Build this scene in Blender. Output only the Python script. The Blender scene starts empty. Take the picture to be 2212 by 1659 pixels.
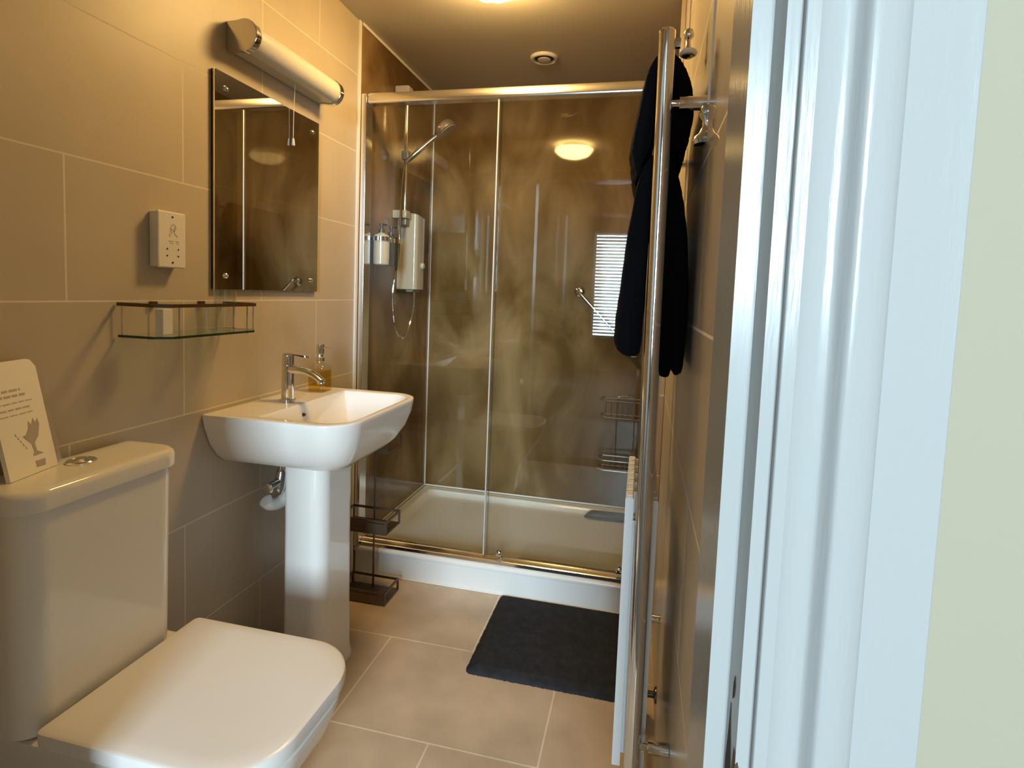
import bpy, bmesh, math, random
from mathutils import Vector, Matrix
random.seed(7)
S = bpy.context.scene
COL = S.collection
PI = math.pi

# ------------------------------------------------------------------ camera
FPX = 1195.976
PPX, PPY = 1115.99, 719.108
CAM = Vector((1.1606, 0.0, 1.2238))
PITCH, ROLL, YAW = .0708, .0378, .2214
fwd = Vector((-math.sin(YAW)*math.cos(PITCH), math.cos(YAW)*math.cos(PITCH), -math.sin(PITCH)))
right = Vector((math.cos(YAW), math.sin(YAW), 0))
up = right.cross(fwd)
r2 = right*math.cos(ROLL) + up*math.sin(ROLL)
u2 = -right*math.sin(ROLL) + up*math.cos(ROLL)
cam = bpy.data.cameras.new('camera')
cam.sensor_fit = 'HORIZONTAL'; cam.sensor_width = 36
cam.lens = FPX/2212*36
cam.shift_x = -(PPX-1106)/2212
cam.shift_y = -(829.5-PPY)/2212
cam.clip_start = .02
co = bpy.data.objects.new('camera', cam); COL.objects.link(co)
m = Matrix((r2, u2, -fwd)).transposed().to_4x4(); m.translation = CAM
co.matrix_world = m
S.camera = co

# ------------------------------------------------------------------ light + exposure
S.view_settings.view_transform = 'Standard'
S.view_settings.look = 'None'
S.view_settings.gamma = 1
S.view_settings.use_curve_mapping = False
S.view_settings.exposure = 0.0
S.cycles.use_denoising = True
S.cycles.caustics_reflective = False
S.cycles.caustics_refractive = False
S.cycles.transparent_max_bounces = 24
S.cycles.sample_clamp_indirect = 6

LAMP_COL, LAMP_STR = (1.0, .62, .205), 80.0
DAY_COL, DAY_W = (.70, .86, 1.0), 780.0
BLIND_W = 150.0

w = bpy.data.worlds.new('world'); S.world = w; w.use_nodes = True
w.node_tree.nodes['Background'].inputs[0].default_value = (.62, .78, 1, 1)
w.node_tree.nodes['Background'].inputs[1].default_value = .6

# area lights outside the landing windows behind the camera; second window added for fill
for nm_, x_, sx_, z_, sz_, e_ in (('daylight_fill', 1.92, 1.45, 2.15, 2.1, DAY_W), ('daylight_blind', .70, .9, 1.42, 2.1, BLIND_W)):
    al = bpy.data.lights.new(nm_, 'AREA'); al.shape = 'RECTANGLE'
    al.size, al.size_y = sx_, sz_; al.energy = e_; al.color = DAY_COL
    alo = bpy.data.objects.new(nm_, al); COL.objects.link(alo)
    alo.location = (x_, -5.35, z_); alo.rotation_euler = (-PI/2, 0, PI)      # facing the room, +y

# ------------------------------------------------------------------ materials
def srgb(r, g, b):
    f = lambda c: (c/12.92 if c <= .04045 else ((c+.055)/1.055)**2.4)
    return (f(r/255), f(g/255), f(b/255), 1)
def mat(name, col=(.8,.8,.8), rough=.5, metal=0, spec=.5, **kw):
    M = bpy.data.materials.new(name); M.use_nodes = True
    b = M.node_tree.nodes['Principled BSDF']
    b.inputs['Base Color'].default_value = (*col[:3], 1)
    b.inputs['Roughness'].default_value = rough
    b.inputs['Metallic'].default_value = metal
    b.inputs['Specular IOR Level'].default_value = spec
    for k, v in kw.items(): b.inputs[k.replace('_', ' ')].default_value = v
    return M
def nd(M, t, **props):
    n = M.node_tree.nodes.new(t)
    for k, v in props.items(): setattr(n, k, v)
    return n
def lk(M, a, b): M.node_tree.links.new(a, b)
def bsdf(M): return M.node_tree.nodes['Principled BSDF']
def mottle(M, c1, c2, scale=6, detail=5, stretch=(1,1,1), lo=.35, hi=.65, bump=0, bscale=None, bdist=.002):
    """noise between two colours, optional bump"""
    tc = nd(M, 'ShaderNodeTexCoord'); mp = nd(M, 'ShaderNodeMapping'); mp.inputs['Scale'].default_value = stretch
    lk(M, tc.outputs['Object'], mp.inputs[0])
    n = nd(M, 'ShaderNodeTexNoise'); n.inputs['Scale'].default_value = scale; n.inputs['Detail'].default_value = detail
    lk(M, mp.outputs[0], n.inputs['Vector'])
    r = nd(M, 'ShaderNodeValToRGB'); r.color_ramp.elements[0].position = lo; r.color_ramp.elements[1].position = hi
    r.color_ramp.elements[0].color = (*c1[:3], 1); r.color_ramp.elements[1].color = (*c2[:3], 1)
    lk(M, n.outputs['Fac'], r.inputs[0]); lk(M, r.outputs[0], bsdf(M).inputs['Base Color'])
    if bump: add_bump(M, bscale or scale, bump, stretch, bdist)
    return r
def add_bump(M, scale, strength, stretch=(1,1,1), dist=.002, detail=4):
    tc = nd(M, 'ShaderNodeTexCoord'); mp = nd(M, 'ShaderNodeMapping'); mp.inputs['Scale'].default_value = stretch
    lk(M, tc.outputs['Object'], mp.inputs[0])
    n = nd(M, 'ShaderNodeTexNoise'); n.inputs['Scale'].default_value = scale; n.inputs['Detail'].default_value = detail
    lk(M, mp.outputs[0], n.inputs['Vector'])
    b = nd(M, 'ShaderNodeBump'); b.inputs['Strength'].default_value = strength; b.inputs['Distance'].default_value = dist
    lk(M, n.outputs['Fac'], b.inputs['Height']); lk(M, b.outputs[0], bsdf(M).inputs['Normal'])
def tile_mat(name, ua, va, uref, vref, bw, bh, c1, c2, grout, rough, mortar, mott=.10):
    M = mat(name, c1, rough)
    tc = nd(M, 'ShaderNodeTexCoord'); sp = nd(M, 'ShaderNodeSeparateXYZ'); lk(M, tc.outputs['Object'], sp.inputs[0])
    cb = nd(M, 'ShaderNodeCombineXYZ')
    for ax, ref, dst in ((ua, uref, 0), (va, vref, 1)):
        a = nd(M, 'ShaderNodeMath', operation='SUBTRACT'); a.inputs[1].default_value = ref
        lk(M, sp.outputs['XYZ'.index(ax)], a.inputs[0]); lk(M, a.outputs[0], cb.inputs[dst])
    br = nd(M, 'ShaderNodeTexBrick', offset=.5, offset_frequency=2, squash=1)
    br.inputs['Scale'].default_value = 1; br.inputs['Brick Width'].default_value = bw; br.inputs['Row Height'].default_value = bh
    br.inputs['Mortar Size'].default_value = mortar; br.inputs['Mortar Smooth'].default_value = .1
    br.inputs['Color1'].default_value = (*c1, 1); br.inputs['Color2'].default_value = (*c2, 1); br.inputs['Mortar'].default_value = (*grout, 1)
    lk(M, cb.outputs[0], br.inputs['Vector'])
    n = nd(M, 'ShaderNodeTexNoise'); n.inputs['Scale'].default_value = 5; n.inputs['Detail'].default_value = 6
    lk(M, tc.outputs['Object'], n.inputs['Vector'])
    mr = nd(M, 'ShaderNodeMapRange'); mr.inputs['From Min'].default_value = .3; mr.inputs['From Max'].default_value = .7
    mr.inputs['To Min'].default_value = 1-mott; mr.inputs['To Max'].default_value = 1+mott
    lk(M, n.outputs['Fac'], mr.inputs[0])
    mx = nd(M, 'ShaderNodeMix', data_type='RGBA', blend_type='MULTIPLY'); mx.inputs[0].default_value = 1
    lk(M, br.outputs['Color'], mx.inputs[6]); lk(M, mr.outputs[0], mx.inputs[7]); lk(M, mx.outputs[2], bsdf(M).inputs['Base Color'])
    b = nd(M, 'ShaderNodeBump', invert=True); b.inputs['Strength'].default_value = .35; b.inputs['Distance'].default_value = .002
    lk(M, br.outputs['Fac'], b.inputs['Height']); lk(M, b.outputs[0], bsdf(M).inputs['Normal'])
    rr = nd(M, 'ShaderNodeMapRange'); rr.inputs['To Min'].default_value = rough; rr.inputs['To Max'].default_value = .75
    lk(M, br.outputs['Fac'], rr.inputs[0]); lk(M, rr.outputs[0], bsdf(M).inputs['Roughness'])
    return M

TILE1, TILE2, GROUT = (.52,.455,.365), (.49,.425,.34), (.72,.65,.55)
M_TL = tile_mat('wall_tile_left', 'Y', 'Z', 1.2112, 1.1729, .6, .3, TILE1, TILE2, GROUT, .42, .0021, .05)
M_TR = tile_mat('wall_tile_right_lightened', 'Y', 'Z', 1.30, 1.1729, .6, .3, (.60,.53,.43), (.57,.50,.40), (.88,.83,.75), .30, .0028, .05)  # same tile as the left wall, lightened to offset this wall's weak light
M_TF = tile_mat('wall_tile_front', 'X', 'Z', .0, 1.1729, .6, .3, TILE1, TILE2, GROUT, .4, .0021, .05)
M_FL = tile_mat('floor_tile', 'X', 'Y', .3577, 1.339-.4, .6, .4, (.53,.44,.34), (.50,.41,.315), (.74,.66,.54), .38, .0024, .20)
M_PANEL = mat('brown_stone_panel', (.15,.09,.04), .045)
r_ = mottle(M_PANEL, (.125,.070,.021), (.33,.222,.11), 3.0, 13, (1,1,.55), .40, .72)
r_.inputs[0].links[0].from_node.inputs['Distortion'].default_value = .9
M_PANEL_L = M_PANEL.copy(); bsdf(M_PANEL_L).inputs['Roughness'].default_value = .13
M_CEIL = mat('ceiling_paint', (.60,.565,.51), .8)
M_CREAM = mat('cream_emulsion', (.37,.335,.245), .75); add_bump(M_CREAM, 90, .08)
M_HALL = mat('landing_paint', (.30,.27,.24), .8)
M_CARPET = mat('landing_carpet', (.08,.065,.05), .95)
M_CER = mat('white_ceramic', (.80,.79,.77), .07)
M_SEAT = mat('white_seat_plastic', (.82,.80,.775), .28)
M_PLASTIC = mat('white_plastic', (.80,.78,.74), .25)
M_SHPL = mat('gloss_cream_plastic', (.46,.41,.34), .06)
M_TRAY = mat('white_acrylic', (.80,.79,.77), .18)
M_SEAL = mat('white_sealant', (.82,.80,.76), .4)
M_CHROME = mat('chrome', (.80,.80,.80), .07, 1)
M_ALU = mat('polished_aluminium', (.82,.81,.80), .16, 1)
M_BRONZE = mat('bronze_wire', (.16,.115,.08), .35, .7)
M_WHITEMETAL = mat('white_enamel', (.93,.94,.95), .3)
M_BLACKPL = mat('black_plastic', (.012,.012,.012), .3)
M_DARK = mat('dark_hole', (.01,.01,.01), .6)
M_PRINT = mat('grey_print', (.19,.17,.15), .7)
M_SMUDGE = mat('pale_print', (.50,.45,.38), .7)
M_CARD = mat('white_card', (.92,.88,.80), .6)
M_CORD = mat('white_cord', (.82,.78,.70), .7)
M_LABEL = mat('cream_label', (.62,.55,.45), .25)
M_GREENB = mat('dark_green_bottle', (.02,.03,.02), .2)
M_MIRROR = mat('mirror_silver', (.84,.84,.81), .015, 1)
M_OPAL = mat('opal_glass', (.68,.66,.60), .25)
M_BRASS = mat('brown_glass_edge', (.10,.055,.022), .25, .3)
M_GREENEDGE = mat('green_glass_edge', (.015,.05,.025), .15)
M_WOODROT = mat('bare_wood', (.19,.11,.05), .85); mottle(M_WOODROT, (.08,.04,.018), (.34,.24,.12), 90, 5, (1,1,.25))
M_BLIND = mat('blind_slat', (.60,.60,.57), .5)
M_RUBBER = mat('grey_rubber', (.075,.072,.068), .45)
M_TOWEL = mat('navy_towel', (.0045,.0045,.0065), .95, 0, .1); add_bump(M_TOWEL, 420, .9, dist=.003)
bsdf(M_TOWEL).inputs['Sheen Weight'].default_value = 0
M_MAT = mat('charcoal_mat', (.026,.027,.031), .97, 0, .1); mottle(M_MAT, (.027,.029,.036), (.036,.039,.047), 30, 6, bump=.8, bscale=420, bdist=.003)
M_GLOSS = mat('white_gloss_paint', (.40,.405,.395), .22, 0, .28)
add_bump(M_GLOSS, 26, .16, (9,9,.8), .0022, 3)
M_GRILLE = mat('radiator_grille', (.80,.78,.74), .35)

def glass_mat(name, tint=(.97,.985,.97), refl=1.0, ior=1.45):
    M = bpy.data.materials.new(name); M.use_nodes = True; nt = M.node_tree
    nt.nodes.remove(bsdf(M)); out = nt.nodes['Material Output']
    fr = nd(M, 'ShaderNodeFresnel')
    ge = nd(M, 'ShaderNodeNewGeometry'); ii = nd(M, 'ShaderNodeMix', data_type='FLOAT')
    ii.inputs[2].default_value = ior; ii.inputs[3].default_value = 1/ior      # same reflectance on both faces of a pane
    lk(M, ge.outputs['Backfacing'], ii.inputs[0]); lk(M, ii.outputs[0], fr.inputs['IOR'])
    t = nd(M, 'ShaderNodeBsdfTransparent'); t.inputs[0].default_value = (*tint, 1)
    g = nd(M, 'ShaderNodeBsdfGlossy'); g.inputs['Roughness'].default_value = .01; g.inputs[0].default_value = (refl,refl,refl,1)
    mx = nd(M, 'ShaderNodeMixShader'); lk(M, fr.outputs[0], mx.inputs[0]); lk(M, t.outputs[0], mx.inputs[1]); lk(M, g.outputs[0], mx.inputs[2])
    lk(M, mx.outputs[0], out.inputs[0]); return M
M_GLASS = glass_mat('clear_glass')
M_SHELFGLASS = glass_mat('shelf_glass', (.86,.93,.88))
M_TUMBLER = glass_mat('tumbler_glass', (.93,.94,.93), 1, 1.6)
M_SOAP = glass_mat('yellow_soap_glass', (.93,.76,.16))
M_ACRYL = mat('frosted_acrylic', (.70,.68,.64), .12, Transmission_Weight=.55, Alpha=.55)

def emis(name, col, strength):
    M = bpy.data.materials.new(name); M.use_nodes = True; b = bsdf(M)
    b.inputs['Base Color'].default_value = (.8,.75,.6,1); b.inputs['Emission Color'].default_value = (*col, 1); b.inputs['Emission Strength'].default_value = strength
    return M
M_LAMP = emis('lit_lamp_glass', LAMP_COL, LAMP_STR)
# slats let some light through
tr = nd(M_BLIND, 'ShaderNodeBsdfTranslucent'); tr.inputs[0].default_value = (.8,.82,.82,1)
ms = nd(M_BLIND, 'ShaderNodeMixShader'); ms.inputs[0].default_value = .12
lk(M_BLIND, bsdf(M_BLIND).outputs[0], ms.inputs[1]); lk(M_BLIND, tr.outputs[0], ms.inputs[2])
lk(M_BLIND, ms.outputs[0], M_BLIND.node_tree.nodes['Material Output'].inputs[0])

# ------------------------------------------------------------------ mesh helpers
def NB(): return bmesh.new()
def box(bm, x0, x1, y0, y1, z0, z1, bev=0, seg=2):
    r = bmesh.ops.create_cube(bm, size=1)
    vs = r['verts']
    for v in vs:
        v.co = Vector(((x0+x1)/2 + v.co.x*(x1-x0), (y0+y1)/2 + v.co.y*(y1-y0), (z0+z1)/2 + v.co.z*(z1-z0)))
    if bev:
        es = list({e for v in vs for e in v.link_edges})
        bmesh.ops.bevel(bm, geom=es, offset=bev, segments=seg, profile=.5, affect='EDGES')
    return bm
def loft(bm, rings, cap0=True, cap1=True, closed=False):
    vr = [[bm.verts.new(p) for p in r] for r in rings]
    n = len(vr[0]); k = len(vr)
    for i in range(k if closed else k-1):
        a, b = vr[i], vr[(i+1) % k]
        for j in range(n):
            bm.faces.new((a[j], a[(j+1) % n], b[(j+1) % n], b[j]))
    if not closed:
        if cap0: bm.faces.new(list(reversed(vr[0])))
        if cap1: bm.faces.new(vr[-1])
    return bm
def rrect(x0, x1, y0, y1, z, r=.02, n=8):
    """rounded rectangle ring; r scalar or 4-tuple for corners (+x+y, -x+y, -x-y, +x-y)"""
    if not isinstance(r, (tuple, list)): r = (r,)*4
    out = []
    for i, (cx, cy) in enumerate(((x1, y1), (x0, y1), (x0, y0), (x1, y0))):
        sx = 1 if i in (0, 3) else -1; sy = 1 if i in (0, 1) else -1
        q = min(r[i], (x1-x0)/2*.999, (y1-y0)/2*.999); ox, oy = cx-sx*q, cy-sy*q
        for k in range(n+1):
            a = PI/2*i + PI/2*k/n
            out.append((ox+q*math.cos(a), oy+q*math.sin(a), z))
    return out
def frame_at(d):
    d = d.normalized(); a = Vector((0,0,1)) if abs(d.z) < .9 else Vector((1,0,0))
    s = d.cross(a).normalized(); return s, d.cross(s).normalized()
def smooth_pts(pts, sub=6):
    P = [Vector(p) for p in pts]
    if len(P) < 3: return P
    out = []
    for i in range(len(P)-1):
        p0 = P[max(i-1,0)]; p1 = P[i]; p2 = P[i+1]; p3 = P[min(i+2, len(P)-1)]
        for k in range(sub):
            t = k/sub
            out.append(.5*((2*p1) + (-p0+p2)*t + (2*p0-5*p1+4*p2-p3)*t*t + (-p0+3*p1-3*p2+p3)*t**3))
    out.append(P[-1]); return out
def tube(bm, pts, r, n=12, smooth=False, sub=6):
    P = smooth_pts(pts, sub) if smooth else [Vector(p) for p in pts]
    rr = r if isinstance(r, (list, tuple)) else None
    rings = []; s = None
    for i, p in enumerate(P):
        d = (P[min(i+1, len(P)-1)] - P[max(i-1, 0)]).normalized()
        if s is None: s, t = frame_at(d)
        else:
            s = (s - d*s.dot(d)).normalized(); t = d.cross(s).normalized()
        q = r if rr is None else (rr[i] if len(rr) == len(P) else rr[0] + (rr[-1]-rr[0])*i/(len(P)-1))
        rings.append([p + (s*math.cos(2*PI*k/n) + t*math.sin(2*PI*k/n))*q for k in range(n)])
    return loft(bm, rings)
def lathe(bm, prof, origin, axis=(0,0,1), n=28):
    """prof: list of (r, h) along axis"""
    d = Vector(axis).normalized(); s, t = frame_at(d); o = Vector(origin)
    rings = [[o + d*h + (s*math.cos(2*PI*k/n) + t*math.sin(2*PI*k/n))*max(r, 1e-4) for k in range(n)] for r, h in prof]
    return loft(bm, rings)
def prism_z(bm, poly, z0, z1):
    return loft(bm, [[(x, y, z0) for x, y in poly], [(x, y, z1) for x, y in poly]])
def obj(name, bm, m, parent=None, label=None, smooth=True, ang=40, wn=True):
    bmesh.ops.recalc_face_normals(bm, faces=bm.faces)
    me = bpy.data.meshes.new(name); bm.to_mesh(me); bm.free()
    if smooth:
        for p in me.polygons: p.use_smooth = True
        me.set_sharp_from_angle(angle=math.radians(ang))
    me.materials.append(m)
    o = bpy.data.objects.new(name, me); COL.objects.link(o)
    if smooth and wn and ang < 100:
        md = o.modifiers.new('weighted', 'WEIGHTED_NORMAL'); md.keep_sharp = True; md.weight = 80
    if parent is not None:
        o.parent = parent
        if parent.type == 'EMPTY': o.matrix_parent_inverse = Matrix.Translation(-parent.location)
    if label: o['label'] = label
    return o
def tag(o, label, cat, group=None):
    o['label'] = label; o['category'] = cat
    if group: o['group'] = group
    return o
def thing(name, loc, label, cat, group=None):
    o = bpy.data.objects.new(name, None); o.empty_display_size = .05; COL.objects.link(o); o.location = loc
    return tag(o, label, cat, group)
def struct(name, bm, m, **k):
    o = obj(name, bm, m, **k); o['kind'] = 'structure'; return o

# ------------------------------------------------------------------ room shell
W, YF, YB, H = 1.256, .42, 2.8906, 2.287      # right wall, inner face of door wall, back wall, ceiling
YT = 2.085                                     # tile stops, shower panels start
bm = NB(); box(bm, -.1, W+.1, .30, YB+.1, -.1, 0); struct('floor', bm, M_FL)
bm = NB(); box(bm, -.1, W+.1, YF, YB+.1, H, H+.1); struct('ceiling', bm, M_CEIL)
bm = NB(); box(bm, -.1, 0, YF, YT, 0, H); struct('wall_left', bm, M_TL)
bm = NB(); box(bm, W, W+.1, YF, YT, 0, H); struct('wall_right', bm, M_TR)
bm = NB(); box(bm, -.1, .006, YT, YB, 0, H); struct('wall_left_panel', bm, M_PANEL_L)
bm = NB(); box(bm, W-.004, W+.1, YT, YB, 0, H); struct('wall_right_panel', bm, M_PANEL)
bm = NB(); box(bm, -.1, W+.1, YB, YB+.1, 0, H); struct('wall_back', bm, M_PANEL)
# door wall: bathroom side, left nib and over the doorway
bm = NB(); box(bm, -.1, .36, .345, YF, 0, H); box(bm, .36, W+.1, .345, YF, 2.03, H); struct('wall_front', bm, M_TF)
# landing
bm = NB(); box(bm, -.9, 4.6, -5.1, .30, -.1, 0); struct('floor_landing', bm, M_CARPET)
bm = NB(); box(bm, -.9, 4.6, -5.1, .42, 3.40, 3.5); struct('ceiling_landing', bm, M_HALL)
bm = NB(); box(bm, -.9, .30, .325, .345, 0, 3.4); box(bm, 1.28, 4.6, .325, .345, 0, 3.4); box(bm, .30, 1.28, .325, .345, 2.08, 3.4)
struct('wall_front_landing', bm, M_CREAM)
bm = NB(); box(bm, -1.0, -.9, -5.1, .345, 0, 3.4); struct('wall_landing_left', bm, M_HALL)
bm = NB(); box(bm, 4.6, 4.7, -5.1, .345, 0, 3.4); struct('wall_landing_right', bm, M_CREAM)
WX0, WX1, WZ0, WZ1, WY = .326, 1.10, .537, 2.29, -5.0
W2A, W2B, W2C, W2D = 1.22, 2.60, 1.20, 3.10  # unseen bare second window, added to let more light into the bathroom
bm = NB(); HL = 3.4
box(bm, -.9, WX0, WY-.1, WY, 0, HL); box(bm, WX1, W2A, WY-.1, WY, 0, HL); box(bm, W2B, 4.6, WY-.1, WY, 0, HL)
for a_, b_, c_, d_ in ((WX0, WX1, WZ0, WZ1), (W2A, W2B, W2C, W2D)):
    box(bm, a_, b_, WY-.1, WY, 0, c_); box(bm, a_, b_, WY-.1, WY, d_, HL)
struct('wall_landing_rear', bm, M_HALL)
for nm_, a_, b_, c_, d_ in (('window_1', WX0, WX1, WZ0, WZ1), ('fill_window', W2A, W2B, W2C, W2D)):
    bm = NB()
    for q in ((a_, a_+.04), (b_-.04, b_)): box(bm, q[0], q[1], WY-.09, WY-.05, c_, d_)
    for q in ((c_, c_+.04), (d_-.04, d_)): box(bm, a_+.04, b_-.04, WY-.09, WY-.05, q[0], q[1])
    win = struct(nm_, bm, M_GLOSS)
    bm = NB(); box(bm, a_+.04, b_-.04, WY-.074, WY-.07, c_+.04, d_-.04); obj('pane', bm, M_GLASS, win, smooth=False)

# venetian blind over the landing window (seen mirrored in the shower)
vb = thing('venetian_blind', ((WX0+WX1)/2, WY-.02, WZ0), 'white venetian blind at the window behind, mirrored in the brown shower panel', 'blind')
bm = NB(); box(bm, WX0+.012, WX1-.012, WY-.04, WY-.005, WZ1-.035, WZ1-.004, .003); obj('head_rail', bm, M_PLASTIC, vb)
bm = NB(); box(bm, WX0+.012, WX1-.012, WY-.036, WY-.010, WZ0+.006, WZ0+.022, .003); obj('bottom_rail', bm, M_PLASTIC, vb)
NS = 32
ta = math.radians(40); c_, s_ = .022*math.cos(ta), .022*math.sin(ta)
bm = NB()
ring = lambda x: [(x, WY-.023-c_, -s_-.0006), (x, WY-.023, .0012), (x, WY-.023+c_, s_-.0006), (x, WY-.023+c_, s_+.0004), (x, WY-.023, .0022), (x, WY-.023-c_, -s_+.0004)]
loft(bm, [ring(WX0+.012), ring(WX1-.012)])
sl0 = obj('slat', bm, M_BLIND, vb)
for i in range(NS):
    o = sl0 if i == 0 else sl0.copy()
    if i: COL.objects.link(o); o.parent = vb; o.matrix_parent_inverse = sl0.matrix_parent_inverse.copy()
    o.location = (0, 0, WZ0+.035 + i*(WZ1-WZ0-.075)/(NS-1))

# door frame: lining (door_1) and moulded architrave (trim_1), right side; plain left side and head
X0c, T = CAM.x, {1541: .1214, 1580: .1504, 1626: .1844, 1653: .2034, 1687: .2284, 1692: .2324, 1727: .2564, 1789: .3004, 1857: .3464, 1914: .3844, 2069: .4854}
def px(p, y): return X0c + T[p]*y
xa = px(1541, .4155)
C0, C1 = (px(1626, .336), .336), (px(1653, .318), .318)
lining = [(xa, .4155), (xa, .336), C0, C1, (px(1687, .318), .318), (px(1687, .318)+.0002, .3245), (1.30, .3245), (1.30, .4155)]
zb, zt = 0, 2.03
bm = NB(); prism_z(bm, lining, zb, zt); box(bm, .36, .40, .309, .4155, 0, zt); box(bm, .40, xa, .309, .4155, 2.0, zt)
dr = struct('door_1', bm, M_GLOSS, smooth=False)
import itertools
FY = .312; GY = .3195
xl = px(1692, FY)
arch = [(px(1687, .318)+.0003, .3245), (px(1687, .318)+.0003, .3205), (xl, .3205), (xl, FY+.0005), (xl+.0005, FY), (px(1727, FY)-.0006, FY), (px(1727, FY)+.0003, FY+.0006)]
xe = px(1727, FY); xb = px(1857, .306); xg = px(1914, GY); x9 = px(2069, GY)
for k in range(1, 9):      # hollow
    t = k/8; x = xe + (px(1789, .315)-xe)*t
    arch.append((x, FY+.0006 + .0036*math.sin(t*PI*.62)))
x1 = arch[-1][0]; y1 = arch[-1][1]
for k in range(1, 9):      # ogee rising to the bead
    t = k/8; arch.append((x1+(xb-.0035-x1)*t, y1 + (.3075-y1)*(.5-.5*math.cos(PI*t))))
for k in range(1, 9):      # bead rolling back
    a = PI/2*(k/8)**1.1; arch.append((xb-.0035+(xg-xb+.0030)*math.sin(a), .3075+.012*(1-math.cos(a))))
arch += [(xg, GY+.0002), (x9-.0010, GY), (x9, GY+.0010), (x9, .3245)]
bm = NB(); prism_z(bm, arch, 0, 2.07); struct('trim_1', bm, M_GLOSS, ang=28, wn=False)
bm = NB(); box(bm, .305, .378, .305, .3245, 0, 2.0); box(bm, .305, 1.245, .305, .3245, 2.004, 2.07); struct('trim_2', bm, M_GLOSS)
# bare rotten wood where the paint has broken away (on the lining step)
def chip(pts, name='rotten_patch', mm=None):      # pts: (t across the step, z); t > 1 runs on over the front face
    bm = NB(); f = []; g = []
    for t, z in pts:
        x = C0[0] + (C1[0]-C0[0])*min(t, 1) + max(0, t-1)*.010; y = C0[1] + (C1[1]-C0[1])*min(t, 1)
        f.append((x-.0003, y-.0004, z)); g.append((x+.0012, y+.0012, z))
    loft(bm, [f, g]); return obj(name, bm, mm or M_WOODROT, dr, smooth=False)
M_CRACK = mat('dark_rot', (.05,.025,.012), .9)
chip([(.12, .930), (.62, .930), (.60, .950), (.48, .968), (.34, .982), (.30, .990), (.26, .975), (.14, .955)], 'rotten_crack', M_CRACK)
chip([(.66, .930), (1.0, .930), (1.0, .962), (.93, .969), (.80, .970), (.70, .955)])
chip([(1.0, .930), (1.62, .930), (1.50, .948), (1.30, .956), (1.12, .964), (1.0, .962)])
chip([(.42, .994), (.54, .997), (.58, 1.004), (.52, 1.009), (.43, 1.004)], 'rotten_hole', M_CRACK)

# white trims and sealant lines
bm = NB(); box(bm, 0, .009, YT-.008, YT+.010, .0, H-.001, .002); struct('trim_3', bm, M_SEAL)
bm = NB(); box(bm, .006, .013, YB-.006, YB, .12, H-.001, .002); struct('trim_4', bm, M_SEAL)
bm = NB(); box(bm, .0132, W-.011, YB-.006, YB, .1225, .131, .002); struct('trim_5', bm, M_SEAL)
bm = NB(); box(bm, .006, .012, YT+.06, YB-.0065, .1225, .130, .002); struct('trim_6', bm, M_SEAL)
bm = NB(); box(bm, .006, .013, YT+.013, YB-.0065, H-.014, H-.0005, .003); struct('trim_7', bm, M_SEAL)
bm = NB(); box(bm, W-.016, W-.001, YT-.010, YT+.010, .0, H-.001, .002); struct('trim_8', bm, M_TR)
bm = NB(); box(bm, .03, W-.02, 2.106, 2.1105, .0005, .006, .0015); struct('trim_9', bm, M_SEAL)

# ------------------------------------------------------------------ shower tray
tx0, tx1, ty0, ty1 = .007, W-.005, 2.111, YB-.001
bm = NB()
def tr_ring(i, z, r): return rrect(tx0+i, tx1-i, ty0+i, ty1-i, z, r, 6)
loft(bm, [tr_ring(0, 0, .004), tr_ring(0, .092, .004), tr_ring(-.0045, .099, .004), tr_ring(-.0045, .109, .006), tr_ring(-.001, .114, .006), tr_ring(.006, .121, .008), tr_ring(.012, .1225, .01),
          tr_ring(.042, .1225, .03), tr_ring(.052, .118, .035), tr_ring(.066, .100, .045), tr_ring(.09, .0965, .06), tr_ring(.3, .094, .06)])
tray = obj('shower_tray', bm, M_TRAY); tag(tray, 'white shower tray raised on a plain white front below the sliding glass doors', 'shower tray')

# sliding shower door
sd = thing('shower_door', (.6, 2.13, .1225), 'framed clear glass sliding shower door with polished metal rails', 'shower door')
ZR0, ZR1 = 1.971, 2.0154
def prof_rail(bm, x0, x1, pts):
    loft(bm, [[(x0, y, z) for y, z in pts], [(x1, y, z) for y, z in pts]])
bm = NB(); prof_rail(bm, .031, W-.032, [(2.108, ZR0+.004), (2.1105, ZR0), (2.150, ZR0), (2.150, ZR1), (2.122, ZR1), (2.115, ZR1-.003), (2.1105, ZR1-.012), (2.109, ZR0+.022), (2.1075, ZR0+.012)])
obj('top_rail', bm, M_ALU, sd)
bm = NB(); prof_rail(bm, .031, W-.032, [(2.114, .1228), (2.150, .1228), (2.150, .150), (2.136, .153), (2.128, .150), (2.120, .140), (2.114, .136)])
obj('bottom_rail', bm, M_ALU, sd)
for xx in ((.0072, .030), (W-.0315, W-.0052)):
    bm = NB(); box(bm, xx[0], xx[1], 2.099, 2.155, .1228, ZR0+.036, .002)
    box(bm, xx[0]+.004, xx[1]-.004, 2.0965, 2.0989, .1228, ZR0+.03)
    obj('wall_profile', bm, M_ALU, sd)
bm = NB(); box(bm, .0305, .60, 2.139, 2.145, .1535, ZR0-.0005); obj('fixed_pane', bm, M_GLASS, sd, smooth=False)
bm = NB(); box(bm, .5802, W-.034, 2.117, 2.123, .156, ZR0-.0005); sp_ = obj('sliding_pane', bm, M_GLASS, sd, smooth=False)
bm = NB(); box(bm, .5772, .5825, 2.1145, 2.1255, .156, ZR0-.002, .0015); obj('edge_seal', bm, mat('seal_strip', (.55,.52,.50), .25), sd)
bm = NB(); box(bm, .586, .592, 2.1262, 2.1375, .156, ZR0-.002, .001); obj('overlap_seal', bm, glass_mat('seal_clear', (.80,.78,.74)), sd)
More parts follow.
